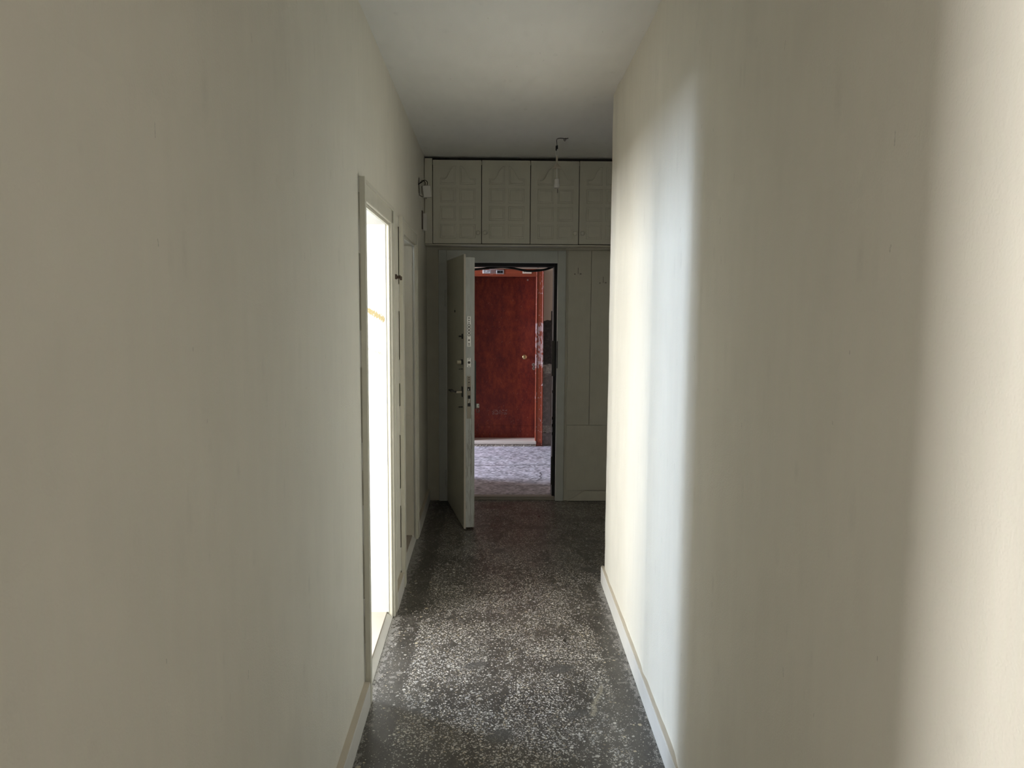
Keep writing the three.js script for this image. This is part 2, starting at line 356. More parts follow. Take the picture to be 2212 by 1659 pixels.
M.rubble = std([0.72, 0.68, 0.6], 0.95, { map: mortarMap, bumpMap: mortarBump, bumpScale: 0.012 });
M.dadoTile = std([0.36, 0.31, 0.28], 0.45, { map: mortarMap });
M.filler = std([0.7, 0.68, 0.62], 0.9);

// ---------------------------------------------------------------- floors
function floorQuad(pts, uvf) {                          // pts [x, d] in order, triangulated as a fan, 4 cm slab beneath
  const pos = [], uv = [], nor = [];
  const tri = (a, b, c) => { for (const [x, d] of [a, b, c]) { pos.push(x, 0, -d); nor.push(0, 1, 0); uv.push(...uvf(x, d)); } };
  for (let i = 1; i < pts.length - 1; i++) tri(pts[0], pts[i], pts[i + 1]);
  const g = new THREE.BufferGeometry();
  g.setAttribute('position', new THREE.Float32BufferAttribute(pos, 3));
  g.setAttribute('normal', new THREE.Float32BufferAttribute(nor, 3));
  g.setAttribute('uv', new THREE.Float32BufferAttribute(uv, 2));
  return g;
}
const tzUV = (x, d) => [(x + TZ.w / 2) / TZ.w, d / TZ.l];
const tzMirror = (x, d) => tzUV(0.6 - x, d + 0.37);
{
  const slab = (g) => g;
  const f = mesh('floor', [
    slab(floorQuad([[-0.68, -1], [0.68, -1], [0.68, 4.34], [-0.68, 4.34]], tzUV)),
    slab(floorQuad([[-0.68, 4.34], [0.36, 4.34], [0.36, 6.42], [-0.68, 6.42]], tzUV)),
    slab(floorQuad([[0.36, 4.34], [0.92, 4.34], [0.92, 6.42], [0.36, 6.42]], tzMirror)),
    slab(floorQuad([[0.92, 4.34], [1.5, 4.34], [1.5, 6.42], [0.92, 6.42]], (x, d) => tzUV(x - 1.24, d + 0.9))),
    slab(floorQuad([[1.5, 4.34], [1.95, 4.34], [1.95, 6.42], [1.5, 6.42]], (x, d) => tzUV(x - 1.6, d + 1.3))),
    slab(floorQuad([[-5.1, -4.2], [2.6, -4.2], [2.6, -1], [-5.1, -1]], (x, d) => tzUV((((x + 0.3) % 0.7) + 0.7) % 0.7 - 0.3, d))),
    slab(floorQuad([[0.68, -1], [2.6, -1], [2.6, 0.8], [0.68, 0.8]], (x, d) => tzUV((((x + 0.3) % 0.7) + 0.7) % 0.7 - 0.3, d))),
    slab(floorQuad([[-5.1, -1], [-0.68, -1], [-0.68, 0.65], [-5.1, 0.65]], (x, d) => tzUV((((x + 0.3) % 0.7) + 0.7) % 0.7 - 0.3, d))),
  ], M.floor);
  tag(f, 'worn dark terrazzo floor with pale marble chips and paint drops', 'floor', 'structure');
  const sub = mesh('floor', box(-5.2, 2.65, -0.12, -0.012, -4.2, 6.44), M.hole);
  tag(sub, 'concrete slab underneath the terrazzo floor', 'floor', 'structure');
}

// ---------------------------------------------------------------- ceiling
tag(mesh('ceiling', [box(-0.72, 2.0, HC, HC + 0.2, -0.5, 6.5), box(-5.1, 2.6, HC, HC + 0.2, -4.2, -0.5), box(2.0, 2.6, HC, HC + 0.2, -0.5, 0.8), box(-5.1, -0.72, HC, HC + 0.2, -0.5, 0.75)], M.ceiling), 'plain white plaster ceiling of the corridor and hall', 'ceiling', 'structure');

// ---------------------------------------------------------------- left wall with two doorways
const D1 = { d0: 2.99, d1: 3.86, top: 2.0 }, D2 = { d0: 4.33, d1: 5.2, top: 2.0 };
const WT = 0.2;                                          // wall thickness
{
  const w = mesh('wall_left', [
    boxL(-WT, 0, 0, HC, 0.49, D1.d0), boxL(-WT, 0, D1.top, HC, D1.d0, D1.d1), boxL(-WT, 0, 0, HC, D1.d1, D2.d0),
    boxL(-WT, 0, D2.top, HC, D2.d0, D2.d1), boxL(-WT, 0, 0, HC, D2.d1, 5.52),
    boxL(-WT, 0, 0, 2.36, 5.52, 5.74), boxL(-WT, 0, 2.52, HC, 5.52, 5.74), boxL(-WT, -0.05, 2.36, 2.52, 5.52, 5.74), boxL(-WT, 0, 0, HC, 5.74, 6.5),
  ], M.wall);
  tag(w, 'cream painted left corridor wall with two doorways', 'wall', 'structure');
}
// ---------------------------------------------------------------- right wall: hand-trowelled, gently rippled, rounded at its free end
{
  const n1 = noise2(131, 64), n2 = noise2(132, 32);
  const end = 4.335;
  const relief = (d, y) => 0.006 * Math.exp(-(((d - 3.04) / 0.05) ** 2)) + 0.007 * Math.exp(-(((d - 2.385) / 0.055) ** 2)) + 0.003 * Math.exp(-(((d - 2.27) / 0.03) ** 2)) + 0.004 * Math.exp(-(((d - 4.1) / 0.06) ** 2)) + 0.003 * (n1(d * 7 + 20, y * 1.1 + 4) - 0.5) + 0.0014 * (n2(d * 19 + 7, y * 2.3) - 0.5);
  const line = [];                                       // [x offset into the corridor, d]
  for (let d = 0.66; d < 1.6; d += 0.06) line.push(['f', d]);
  for (let d = 1.6; d < end - 0.02; d += 0.014) line.push(['f', d]);
  for (let k = 0; k <= 5; k++) line.push(['r', k / 5 * Math.PI / 2]);
  for (const x of [0.06, 0.2, 1.35]) line.push(['e', x]);
  const ys = []; for (let y = 0; y <= HC + 1e-6; y += HC / 46) ys.push(y);
  const pos = [], uv = [], idx = [], R = 0.018;
  ys.forEach((y) => {
    let run = 0;
    for (const [k, v] of line) {
      let x, d;
      if (k === 'f') { d = v; x = RX(d) - relief(d, y); }
      else if (k === 'r') { const d0 = end - R, x0 = RX(d0) - relief(d0, y); const wob = 0.004 * (n2(y * 9, 3) - 0.5) + 0.003 * (n1(y * 23, 8) - 0.5); d = d0 + R * Math.sin(v) + wob; x = x0 + R * (1 - Math.cos(v)) + wob * 0.6; }
      else { d = end + 0.002 * (n2(v * 9, y) - 0.5); x = RX(end) + v; }
      pos.push(x, y, -d); uv.push(k === 'f' ? d : end + run, y); if (k !== 'f') run += 0.01;
    }
  });
  const nx = line.length;
  for (let j = 0; j < ys.length - 1; j++) for (let i = 0; i < nx - 1; i++) { const a = j * nx + i, b = a + 1, c = a + nx, e = c + 1; idx.push(a, b, c, b, e, c); }
  const g = new THREE.BufferGeometry();
  g.setAttribute('position', new THREE.Float32BufferAttribute(pos, 3)); g.setAttribute('uv', new THREE.Float32BufferAttribute(uv, 2)); g.setIndex(idx);
  g.computeVertexNormals();
  const w = thing('wall_right', 'cream right corridor wall with hand trowelled ripples and rounded end', 'wall', 'structure');
  mesh('plaster', g.toNonIndexed(), M.wall, w);
  mesh('core', [bend(box(0.012, 0.25, 0, HC, 0.66, end - 0.04), (x, y, d) => [RX(d) + x, y, d]), box(0.75, 1.98, 0, HC, end - 0.24, end - 0.04)], M.wall, w);
}
// ---------------------------------------------------------------- hall and back wall with the panelling beside the entrance
tag(mesh('wall_hall', box(1.95, 2.1, 0, HC, 4.1, 6.5), M.wall), 'cream side wall closing off the entrance hall', 'wall', 'structure');
const BD = 6.27;                                         // face of the back wall
const EN = { x0: -0.39, x1: 0.5, top: 1.945 };           // clear entrance opening
{
  const w = thing('wall_back', 'end wall with panelling around the entrance, cabinet paint darkened for shade', 'wall', 'structure');
  mesh('plaster', [box(-0.75, EN.x0 - 0.03, 0, HC, BD, BD + 0.23), box(EN.x1 + 0.03, 2.1, 0, HC, BD, BD + 0.23), box(EN.x0 - 0.03, EN.x1 + 0.03, EN.top + 0.03, HC, BD, BD + 0.23)], M.panel, w);
  for (const [x0, x1] of [[0.587, 0.769], [0.772, 1.06]]) mesh('panel', box(x0, x1, 0.635, 2.045, BD - 0.012, BD + 0.002, 0.0015), M.panel, w);
  mesh('panel', box(0.587, 1.06, 0.09, 0.631, BD - 0.011, BD + 0.002, 0.0015), M.panel, w);
  mesh('rail', box(0.565, 1.2, 2.052, 2.08, BD - 0.016, BD + 0.002, 0.002), M.panel, w);
  for (const [x, y] of [[0.665, 1.86], [0.868, 1.79]]) {   // torn stubs of coat hooks
    mesh('hook_stub', [box(x - 0.032, x - 0.022, y - 0.006, y + 0.004, BD - 0.015, BD - 0.011, 0.001), box(x + 0.012, x + 0.026, y - 0.004, y + 0.006, BD - 0.015, BD - 0.011, 0.001), box(x - 0.003, x + 0.002, y, y + 0.05, BD - 0.0135, BD - 0.011, 0.0005)], M.steelOld, w);
  }
  const skirt = new THREE.Shape([[0.595, 0], [1.06, 0], [1.06, 0.078], [0.745, 0.082], [0.72, 0.07], [0.66, 0.03], [0.62, 0.012], [0.595, 0.006]].map((p) => new THREE.Vector2(...p)));
  const g = extr(skirt, 0.014, 0.001); g.translate(0, 0.002, -BD + 0.006);
  mesh('broken_skirting', g, M.panel, w);
}

// ---------------------------------------------------------------- skirtings
function skirting(name, label, mk, d0, d1, h, t) {
  const s = thing(name, label, 'baseboard', 'structure');
  mesh('face', mk(0, t, 0, h - 0.006, d0, d1, 0.003), M.skirt, s);
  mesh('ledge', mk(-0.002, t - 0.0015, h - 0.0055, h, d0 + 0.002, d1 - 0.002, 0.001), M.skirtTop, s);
}
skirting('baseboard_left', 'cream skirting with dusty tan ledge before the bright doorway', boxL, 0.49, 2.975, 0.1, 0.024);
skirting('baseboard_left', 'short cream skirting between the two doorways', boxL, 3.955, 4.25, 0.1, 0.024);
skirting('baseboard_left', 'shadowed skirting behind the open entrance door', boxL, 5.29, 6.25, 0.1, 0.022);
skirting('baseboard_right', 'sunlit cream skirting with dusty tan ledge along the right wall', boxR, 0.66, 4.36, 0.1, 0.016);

// ---------------------------------------------------------------- doorway trims on the left wall
function doorTrim(n, D, label, nearW, farW) {
  const t = thing(`trim_${n}`, label, 'door frame', 'structure');
  // near post stands a few millimetres off the plaster, wedged by dabs of filler
  mesh('post', boxL(0.0045, 0.026, 0, D.top + 0.083, D.d0 - nearW + 0.02, D.d0 + 0.02, 0.002), M.trim, t);
  mesh('header', boxL(0, 0.018, D.top, D.top + 0.08, D.d0 + 0.02, D.d1 + farW - 0.005, 0.004), M.trim, t);
  mesh('bead', boxL(0.012, 0.022, D.top + 0.066, D.top + 0.082, D.d0 + 0.021, D.d1 + farW, 0.004), M.trim, t);
  mesh('post', [boxL(0, 0.018, 0, D.top + 0.08, D.d1, D.d1 + farW, 0.004), boxL(0.012, 0.022, 0, D.top + 0.08, D.d1 + farW - 0.02, D.d1 + farW, 0.004)], M.trim, t);
  mesh('lining', [boxL(-0.03, 0.0045, 0, D.top + 0.08, D.d0 - 0.006, D.d0 + 0.018, 0.001), boxL(-0.012, 0.004, 0, D.top, D.d1 - 0.004, D.d1 + 0.002, 0.001), boxL(-0.012, 0.004, D.top - 0.004, D.top + 0.002, D.d0 + 0.018, D.d1, 0.001)], M.trim, t);
  mesh('bead', [boxL(-0.0025, 0.0065, 0, D.top - 0.008, D.d1 - 0.013, D.d1, 0.003), boxL(-0.0025, 0.0065, D.top - 0.013, D.top, D.d0 + 0.018, D.d1 - 0.013, 0.003)], M.trim, t);
  const r = rng(140 + n);
  const list = []; for (let y = 0.1; y < D.top + 0.06;) { const l = 0.03 + 0.16 * r(); list.push(boxL(-0.001, 0.0048, y, Math.min(y + l, D.top + 0.08), D.d0 - nearW + 0.0205, D.d0 - 0.001)); y += l + 0.06 + 0.3 * r(); }
  mesh('filler', list, M.filler, t);
  return t;
}
doorTrim(1, D1, 'cream painted wooden frame of the bright doorway', 0.032, 0.085);
doorTrim(2, D2, 'cream painted wooden frame of the dim doorway', 0.07, 0.06);
// reveals and raised thresholds
function reveal(D, m, label) {
  const g = boxL(-WT - 0.005, -0.013, 0.03, D.top, D.d1 - 0.006, D.d1 + 0.001);
  const p = g.attributes.position, uv = g.attributes.uv;
  for (let i = 0; i < p.count; i++) uv.setXY(i, p.getX(i) - LX(D.d1) + 0.35, p.getY(i));
  const o = mesh('wall_reveal', [g, boxL(-WT - 0.005, -0.013, D.top - 0.006, D.top + 0.001, D.d0, D.d1)], m);
  tag(o, label, 'wall', 'structure');
}
reveal(D1, M.reveal, 'bright white reveal of the first doorway with torn yellow strip');
reveal(D2, std([0.74, 0.68, 0.55], 0.7, { map: paintMap }), 'dim beige reveal of the second doorway');
function threshold(D, m, label) {
  const t = thing('threshold', label, 'threshold', 'structure');
  mesh('slab', boxL(-0.3, -0.024, 0.0, 0.03, D.d0, D.d1, 0.003), m, t);
  mesh('mortar_fillet', bend(boxL(-0.026, 0.004, 0.0, 0.024, D.d0 + 0.022, D.d1 + 0.03), (x, y, d) => { const e = x - LX(d); return [x, e > -0.01 && y > 0.01 ? 0.003 : y, d]; }), M.skirt, t);
}
threshold(D1, M.marble, 'pale stone threshold of the bright doorway');
threshold(D2, M.roomFloor, 'brown stone threshold of the dim doorway');

// ---------------------------------------------------------------- rooms that daylight comes through
function wallX(x0, x1, d0, d1, win, y1 = HC) {            // a wall across x with a window opening in it
  if (!win) return [box(x0, x1, 0, y1, d0, d1)];
  return [box(x0, x1, 0, y1, d0, win.d0), box(x0, x1, 0, y1, win.d1, d1), box(x0, x1, 0, win.y0, win.d0, win.d1), box(x0, x1, win.y1, y1, win.d0, win.d1)];
}
const A = WIN.sideA, Bw = WIN.sideB, L0 = WIN.living, S0 = WIN.stair;
tag(mesh('wall_room', [box(-3.7, -3.5, 0, HC, 0.65, A.d0), box(-3.7, -3.5, 0, HC, A.d1, Bw.d0), box(-3.7, -3.5, 0, HC, Bw.d1, 6.75), ...[A, Bw].flatMap((w) => [box(-3.7, -3.5, 0, w.y0, w.d0, w.d1), box(-3.7, -3.5, w.y1, HC, w.d0, w.d1)])], M.room), 'white outer wall of the side room with two windows', 'wall', 'structure');
tag(mesh('wall_room', [box(-3.7, -0.69, 0, HC, 0.49, 0.75), box(-3.7, -0.7, 0, HC, 6.6, 6.75)], M.room), 'white end walls of the bright side room', 'wall', 'structure');
tag(mesh('wall_closet', [box(-1.7, -0.72, 0, HC, 4.0, 4.1), box(-1.7, -0.72, 0, HC, 5.4, 5.5), box(-1.7, -1.6, 0, HC, 4.1, 4.55), box(-1.7, -1.6, 0, HC, 4.9, 5.4), box(-1.7, -1.6, 0, 1.75, 4.55, 4.9), box(-1.7, -1.6, 2.15, HC, 4.55, 4.9)], M.room), 'white walls of the small store room with an opening added to light it', 'wall', 'structure');  // opening towards the side room is added to feed in some light
tag(mesh('floor_room', box(-3.7, -0.7, -0.1, 0.03, 0.65, 6.7), M.roomFloor), 'tan floor of the bright side room', 'floor', 'structure');
tag(mesh('ceiling_room', box(-3.7, -0.7, HC, HC + 0.2, 0.65, 6.75), M.room), 'white ceiling of the bright side room', 'ceiling', 'structure');
tag(mesh('wall_living', [...wallX(-5.2, -5.0, -4.1, 0.6, L0), box(-5.2, 2.7, 0, HC, -4.3, -4.1), box(2.5, 2.7, 0, HC, -4.1, 0.86), box(0.75, 2.6, 0, HC, 0.66, 0.86)], M.living), 'unseen walls of the open room, widened and darkened to cut bounced light', 'wall', 'structure');
function windowUnit(n, w, label) {
  const t = thing(`window_${n}`, label, 'window', 'structure');
  const x = w.x - 0.09, m = (w.d0 + w.d1) / 2, f = 0.055;
  mesh('frame', [box(x - 0.03, x + 0.03, w.y0, w.y1, w.d0, w.d0 + f), box(x - 0.03, x + 0.03, w.y0, w.y1, w.d1 - f, w.d1), box(x - 0.03, x + 0.03, w.y0, w.y0 + f, w.d0, w.d1), box(x - 0.03, x + 0.03, w.y1 - f, w.y1, w.d0, w.d1), box(x - 0.03, x + 0.03, w.y0, w.y1, m - f / 2, m + f / 2)], M.trim, t);
  for (const [a, b] of [[w.d0 + f, m - f / 2], [m + f / 2, w.d1 - f]]) { const g = metreUV(new THREE.PlaneGeometry(b - a, w.y1 - w.y0 - 2 * f)); g.rotateY(Math.PI / 2); g.translate(x, (w.y0 + w.y1) / 2, -(a + b) / 2); mesh('pane', g, M.glass, t); }
}
windowUnit(1, A, 'window of the side room facing the bright doorway');
windowUnit(2, Bw, 'window at the far end of the side room');
windowUnit(3, L0, 'tall window of the open room where the corridor starts');
windowUnit(4, S0, 'window of the stair landing');

// ---------------------------------------------------------------- entrance: casing, steel frame, threshold
{
  const t = thing('trim_3', 'grey painted casing around the entrance', 'door frame', 'structure');
  mesh('post', box(EN.x1, EN.x1 + 0.066, 0, EN.top + 0.098, BD - 0.022, BD + 0.03, 0.004), M.trimGrey, t);
  mesh('post', box(EN.x0 - 0.066, EN.x0, 0, EN.top + 0.098, BD - 0.022, BD + 0.03, 0.004), M.trimGrey, t);
  mesh('header', box(EN.x0, EN.x1, EN.top, EN.top + 0.098, BD - 0.022, BD + 0.03, 0.004), M.trimGrey, t);
  const f = thing('trim_4', 'black steel rebate frame inside the entrance', 'door frame', 'structure');
  mesh('jamb', [box(EN.x1 - 0.024, EN.x1 + 0.03, 0, EN.top + 0.03, BD + 0.05, BD + 0.2), box(EN.x1 - 0.006, EN.x1 + 0.03, 0, EN.top, BD + 0.031, BD + 0.05)], M.black, f);
  mesh('jamb', [box(EN.x0 - 0.03, EN.x0 + 0.024, 0, EN.top + 0.03, BD + 0.05, BD + 0.2)], M.black, f);
  mesh('head', [box(EN.x0 + 0.024, EN.x1 - 0.024, EN.top - 0.026, EN.top + 0.03, BD + 0.05, BD + 0.2)], M.black, f);
  mesh('strike_plate', box(EN.x1 - 0.036, EN.x1 - 0.012, 1.03, 1.32, BD + 0.046, BD + 0.054), M.darkMetal, f);
  mesh('strike_plate', box(EN.x1 - 0.034, EN.x1 - 0.018, 0.12, 0.36, BD + 0.046, BD + 0.056, 0.004), M.darkMetal, f);
  for (const y of [0.55, 0.62, 0.68, 0.9]) mesh('bolt_keep', box(EN.x1 - 0.03, EN.x1 - 0.02, y - 0.012, y + 0.012, BD + 0.046, BD + 0.058, 0.003), M.black, f);
  mesh('latch_pocket', box(EN.x1 + 0.0, EN.x1 + 0.006, 1.1, 1.32, BD - 0.0235, BD - 0.01), M.black, f);
  tag(mesh('threshold', [box(EN.x0 + 0.002, EN.x1 - 0.002, 0, 0.026, BD + 0.025, BD + 0.1, 0.004), box(EN.x0 + 0.002, EN.x1 - 0.002, 0, 0.012, BD + 0.005, BD + 0.03, 0.002)], M.sillWood), 'worn wooden entrance sill with chipped edge', 'threshold', 'structure');
  const y0 = EN.top - 0.026;
  const s = mesh('weatherstrip', tube([[-0.38, y0 - 0.03, 6.44], [-0.25, y0 - 0.027, 6.43], [-0.13, y0 - 0.017, 6.425], [0.0, y0 - 0.003, 6.42], [0.07, y0 - 0.0, 6.42], [0.16, y0 - 0.012, 6.42], [0.26, y0 - 0.03, 6.42], [0.36, y0 - 0.026, 6.42], [0.43, y0 - 0.012, 6.42], [0.478, y0 + 0.006, 6.42]], 0.009, 64, 8), M.rubber);
  tag(s, 'black rubber sealing strip sagging loose beneath the entrance head', 'rubber strip');
}

// ---------------------------------------------------------------- open entrance door (hinged on the left, swung towards the camera)
const hinge = { x: -0.388, d: 6.235 }, doorW = 0.835, doorTurn = -Math.atan2(0.815, 0.168);
{
  const o = thing('door_1', 'open entrance door with pale worn edge, locks and lever handle', 'door', 'structure');
  o.position.set(hinge.x, 0, -hinge.d); o.rotation.y = doorTurn;
  const lb = (x0, x1, y0, y1, z0, z1, r) => box(x0, x1, y0, y1, -z1, -z0, r);
  mesh('leaf', lb(0, doorW - 0.014, 0.014, 1.936, -0.079, -0.0135, 0.0015), M.door, o);
  mesh('overlay', lb(-0.006, doorW, 0.008, 1.957, -0.0135, 0, 0.002), M.door, o);
  mesh('overlay_edge', lb(doorW - 0.0005, doorW + 0.001, 0.009, 1.956, -0.0125, -0.001), M.doorLip, o);
  {
    const g = lb(doorW - 0.0145, doorW - 0.0125, 0.015, 1.935, -0.078, -0.0145), p = g.attributes.position, uv = g.attributes.uv;
    for (let i = 0; i < p.count; i++) uv.setXY(i, -p.getZ(i), p.getY(i));
    mesh('edge_board', g, M.doorEdge, o);
  }
  const ex = doorW - 0.0125, zc = -0.0385;
  const plate = (name, y0, y1, m) => mesh(name, lb(ex - 0.001, ex + 0.0018, y0, y1, zc - 0.0145, zc + 0.0145, 0.001), m, o);
  const dot = (y, r, p, m, z = zc, l = 0.0015) => { const g = cyl(r, r, l, 14); g.rotateZ(Math.PI / 2); g.translate(ex + 0.0018 + l / 2, y, z); return mesh('screw', g, m, p); };
  const top = plate('bolt_plate', 1.314, 1.528, M.steel);
  for (const [y, r] of [[1.515, 0.005], [1.498, 0.0045], [1.482, 0.004], [1.336, 0.0045], [1.326, 0.0035], [1.36, 0.006]]) dot(y, r, top, M.darkMetal);
  for (const y of [1.463, 1.442, 1.42, 1.398]) { const g = metreUV(new THREE.TorusGeometry(0.0088, 0.002, 6, 18)); g.rotateY(Math.PI / 2); g.translate(ex + 0.002, y, zc); mesh('bolt_ring', g, M.darkMetal, top); }
  const mid = plate('latch_plate', 1.17, 1.236, M.steel);
  dot(1.203, 0.0095, mid, M.darkMetal, zc, 0.004); dot(1.228, 0.0035, mid, M.darkMetal); dot(1.178, 0.0035, mid, M.darkMetal);
  const main = plate('lock_plate', 0.805, 1.108, M.steelOld);
  for (const [y, r] of [[1.096, 0.0045], [1.082, 0.004], [1.062, 0.0055], [1.044, 0.003]]) dot(y, r, main, M.darkMetal);
  mesh('latch', lb(ex + 0.0015, ex + 0.005, 1.003, 1.03, zc - 0.009, zc + 0.011), M.black, main);
  mesh('latch_tongue', lb(ex + 0.003, ex + 0.009, 1.006, 1.018, zc + 0.002, zc + 0.006), M.steel, main);
  mesh('deadbolt', lb(ex + 0.0015, ex + 0.006, 0.946, 0.97, zc - 0.009, zc + 0.008, 0.002), M.black, main);
  mesh('deadbolt', lb(ex + 0.0015, ex + 0.005, 0.891, 0.915, zc - 0.01, zc + 0.009, 0.002), M.black, main);
  mesh('broken_tongue', bend(lb(ex + 0.0015, ex + 0.005, 0.916, 0.945, zc - 0.003, zc + 0.001), (x, y, d) => [x, y, d + (y - 0.93) * 0.35]), M.steel, main);
  // inner face (towards -x): lever, thumb turns and pulls
  const rod = (name, y, x, z0, z1, r, m, p = o) => { const g = cyl(r, r, z1 - z0, 16); g.rotateX(Math.PI / 2); g.translate(x, y, (z0 + z1) / 2); return mesh(name, g, m, p); };
  const hp = mesh('handle_plate', lb(doorW - 0.075, doorW - 0.035, 0.955, 1.03, 0, 0.006, 0.003), M.darkMetal, o);
  rod('handle_neck', 0.99, doorW - 0.055, 0.006, 0.045, 0.0085, M.oldPlastic, hp);
  mesh('lever', [bend(lb(doorW - 0.066, doorW - 0.048, 0.985, 0.999, 0.04, 0.055, 0.004), (x, y, d) => [x, y, d]), lb(doorW - 0.175, doorW - 0.05, 0.99, 1.0, 0.055, 0.085, 0.004)], M.darkMetal, hp);
  const t1 = rod('knob_rose', 1.386, doorW - 0.05, 0, 0.007, 0.018, M.darkMetal); rod('thumb_turn', 1.386, doorW - 0.05, 0.007, 0.028, 0.006, M.darkMetal, t1);
  const t2 = rod('knob_rose', 1.203, doorW - 0.05, 0, 0.012, 0.02, M.darkMetal); rod('knob', 1.203, doorW - 0.05, 0.012, 0.04, 0.012, M.cream, t2);
  rod('pull_stub', 1.154, doorW - 0.05, 0, 0.027, 0.004, M.darkMetal);
  rod('pull_stub', 0.884, doorW - 0.05, 0, 0.03, 0.005, M.darkMetal);
  rod('peephole', 1.56, doorW * 0.52, 0, 0.004, 0.009, M.darkMetal);
  // outer face: long escutcheon
  mesh('escutcheon', lb(doorW - 0.085, doorW - 0.03, 0.87, 1.215, -0.093, -0.079, 0.003), M.darkMetal, o);
  for (const y of [1.66, 0.2]) { const g = cyl(0.011, 0.011, 0.13, 14); g.translate(-0.004, y, 0.004); mesh('hinge', g, M.trimGrey, o); }
  o.updateMatrixWorld(true);
  // key in the outer lock
  const k = thing('key', 'key with white plastic head and steel ring in the entrance lock', 'key');
  const gr = new THREE.Group();
  k.position.copy(o.localToWorld(new THREE.Vector3(doorW - 0.058, 0.888, -0.088))); k.rotation.y = doorTurn;
  mesh('blade', lb(-0.002, 0.002, -0.004, 0.004, -0.012, 0, 0.001), M.steel, k);
  mesh('head', lb(-0.013, 0.013, -0.014, 0.016, -0.032, -0.01, 0.005), M.whitePlastic, k);
  const tg = metreUV(new THREE.TorusGeometry(0.0155, 0.0018, 8, 28)); tg.rotateY(0.5); tg.translate(0, -0.033, -0.022);
  mesh('ring', tg, M.steel, k);
  mesh('eyelet', lb(-0.0135, 0.0135, -0.002, 0.006, -0.026, -0.021), M.darkMetal, k);
}

// ---------------------------------------------------------------- overhead cabinet
{
  const c = thing('overhead_cabinet', 'long cream overhead cabinet with moulded doors above the entrance', 'cabinet');
  const x0 = LX(6.07) + 0.004, top = 2.709, bot = 2.078, fd = 6.07;
  mesh('carcass', [box(x0, 1.93, top - 0.05, top - 0.03, fd + 0.03, BD - 0.002), box(x0, 1.93, bot - 0.008, bot + 0.01, fd + 0.025, BD - 0.002), box(x0 + 0.06, 1.93, bot, top - 0.03, fd + 0.02, fd + 0.03)], M.cabInside, c);
  mesh('bottom_rail', box(x0, 1.93, bot - 0.013, bot - 0.003, fd - 0.004, BD - 0.003, 0.002), M.cab, c);
  mesh('end_stile', box(x0, -0.488, bot, top + 0.014, fd, fd + 0.03, 0.002), M.cab, c);
  // one door, moulded with eight raised fields
  const dw = 0.3715, dh = top - bot, pitch = 0.3765;
  const rect = (a, b, e, f) => new THREE.Shape([[a, e], [b, e], [b, f], [a, f]].map((p) => new THREE.Vector2(...p)));
  const ogee = (inset, mirror) => {
    const X = (v) => (mirror ? -v : v), s = new THREE.Shape(), l = -0.0625 + inset, r = 0.0595 - inset, y0 = 0 + inset, yl = 0.046 - inset, yt = 0.138 - 1.6 * inset;
    s.moveTo(X(l), y0); s.lineTo(X(r), y0); s.lineTo(X(r), yt); s.lineTo(X(r - 0.012), yt);
    s.bezierCurveTo(X(r - 0.045), yt - 0.012, X(r - 0.045), yl + 0.004, X(r - 0.082), yl + 0.001);
    s.lineTo(X(l), yl); s.closePath(); return s;
  };
  const field = (outer, inner) => { const a = extr(outer, 0.005, 0.003, 10), b = extr(inner, 0.004, 0.003, 10); b.translate(0, 0, 0.007); return mergeGeometries([a, b]); };
  const cols = [0.116, 0.266], rows = [[0.04, 0.147], [0.175, 0.283], [0.31, 0.418]], hw = 0.061;
  const rectG = rows.map(([a, b]) => field(rect(-hw, hw, a, b), rect(-hw + 0.013, hw - 0.013, a + 0.013, b - 0.013)));
  const ogG = [field(ogee(0, false), ogee(0.011, false)), field(ogee(0, true), ogee(0.011, true))];
  const leaf = metreUV(new RoundedBoxGeometry(dw, dh, 0.02, 2, 0.0018)); leaf.translate(dw / 2, dh / 2, 0.01);
  const knobG = lathe([[0, 0.024], [0.008, 0.024], [0.0155, 0.019], [0.0165, 0.013], [0.012, 0.008], [0.007, 0.005], [0.007, -0.002], [0, -0.002]]); knobG.rotateX(Math.PI / 2);
  const tilt = [0.0, 0.004, 0.0, 0.006, 0];
  for (let k = 0; k < 5; k++) {
    const d = new THREE.Group(); d.name = 'cabinet_door'; c.add(d);
    const lx = -0.483 + k * pitch;
    d.position.set(lx, bot + 0.002 + tilt[k] * 0.2, -(fd + 0.02)); d.rotation.y = k % 2 ? -tilt[k] : tilt[k];
    mesh('leaf', leaf, M.cab, d);
    for (const cx of cols) for (const g of rectG) { const q = mesh('raised_panel', g, M.cab, d); q.position.set(cx, 0, 0.0185); }
    cols.forEach((cx, i) => { const q = mesh('raised_panel', ogG[i], M.cab, d); q.position.set(cx, 0.447, 0.0185); });
    const kn = mesh('knob', knobG, M.cab, d); kn.position.set(k % 2 ? 0.025 : dw - 0.025, 0.082, 0.02);
  }
  settle(c);
}

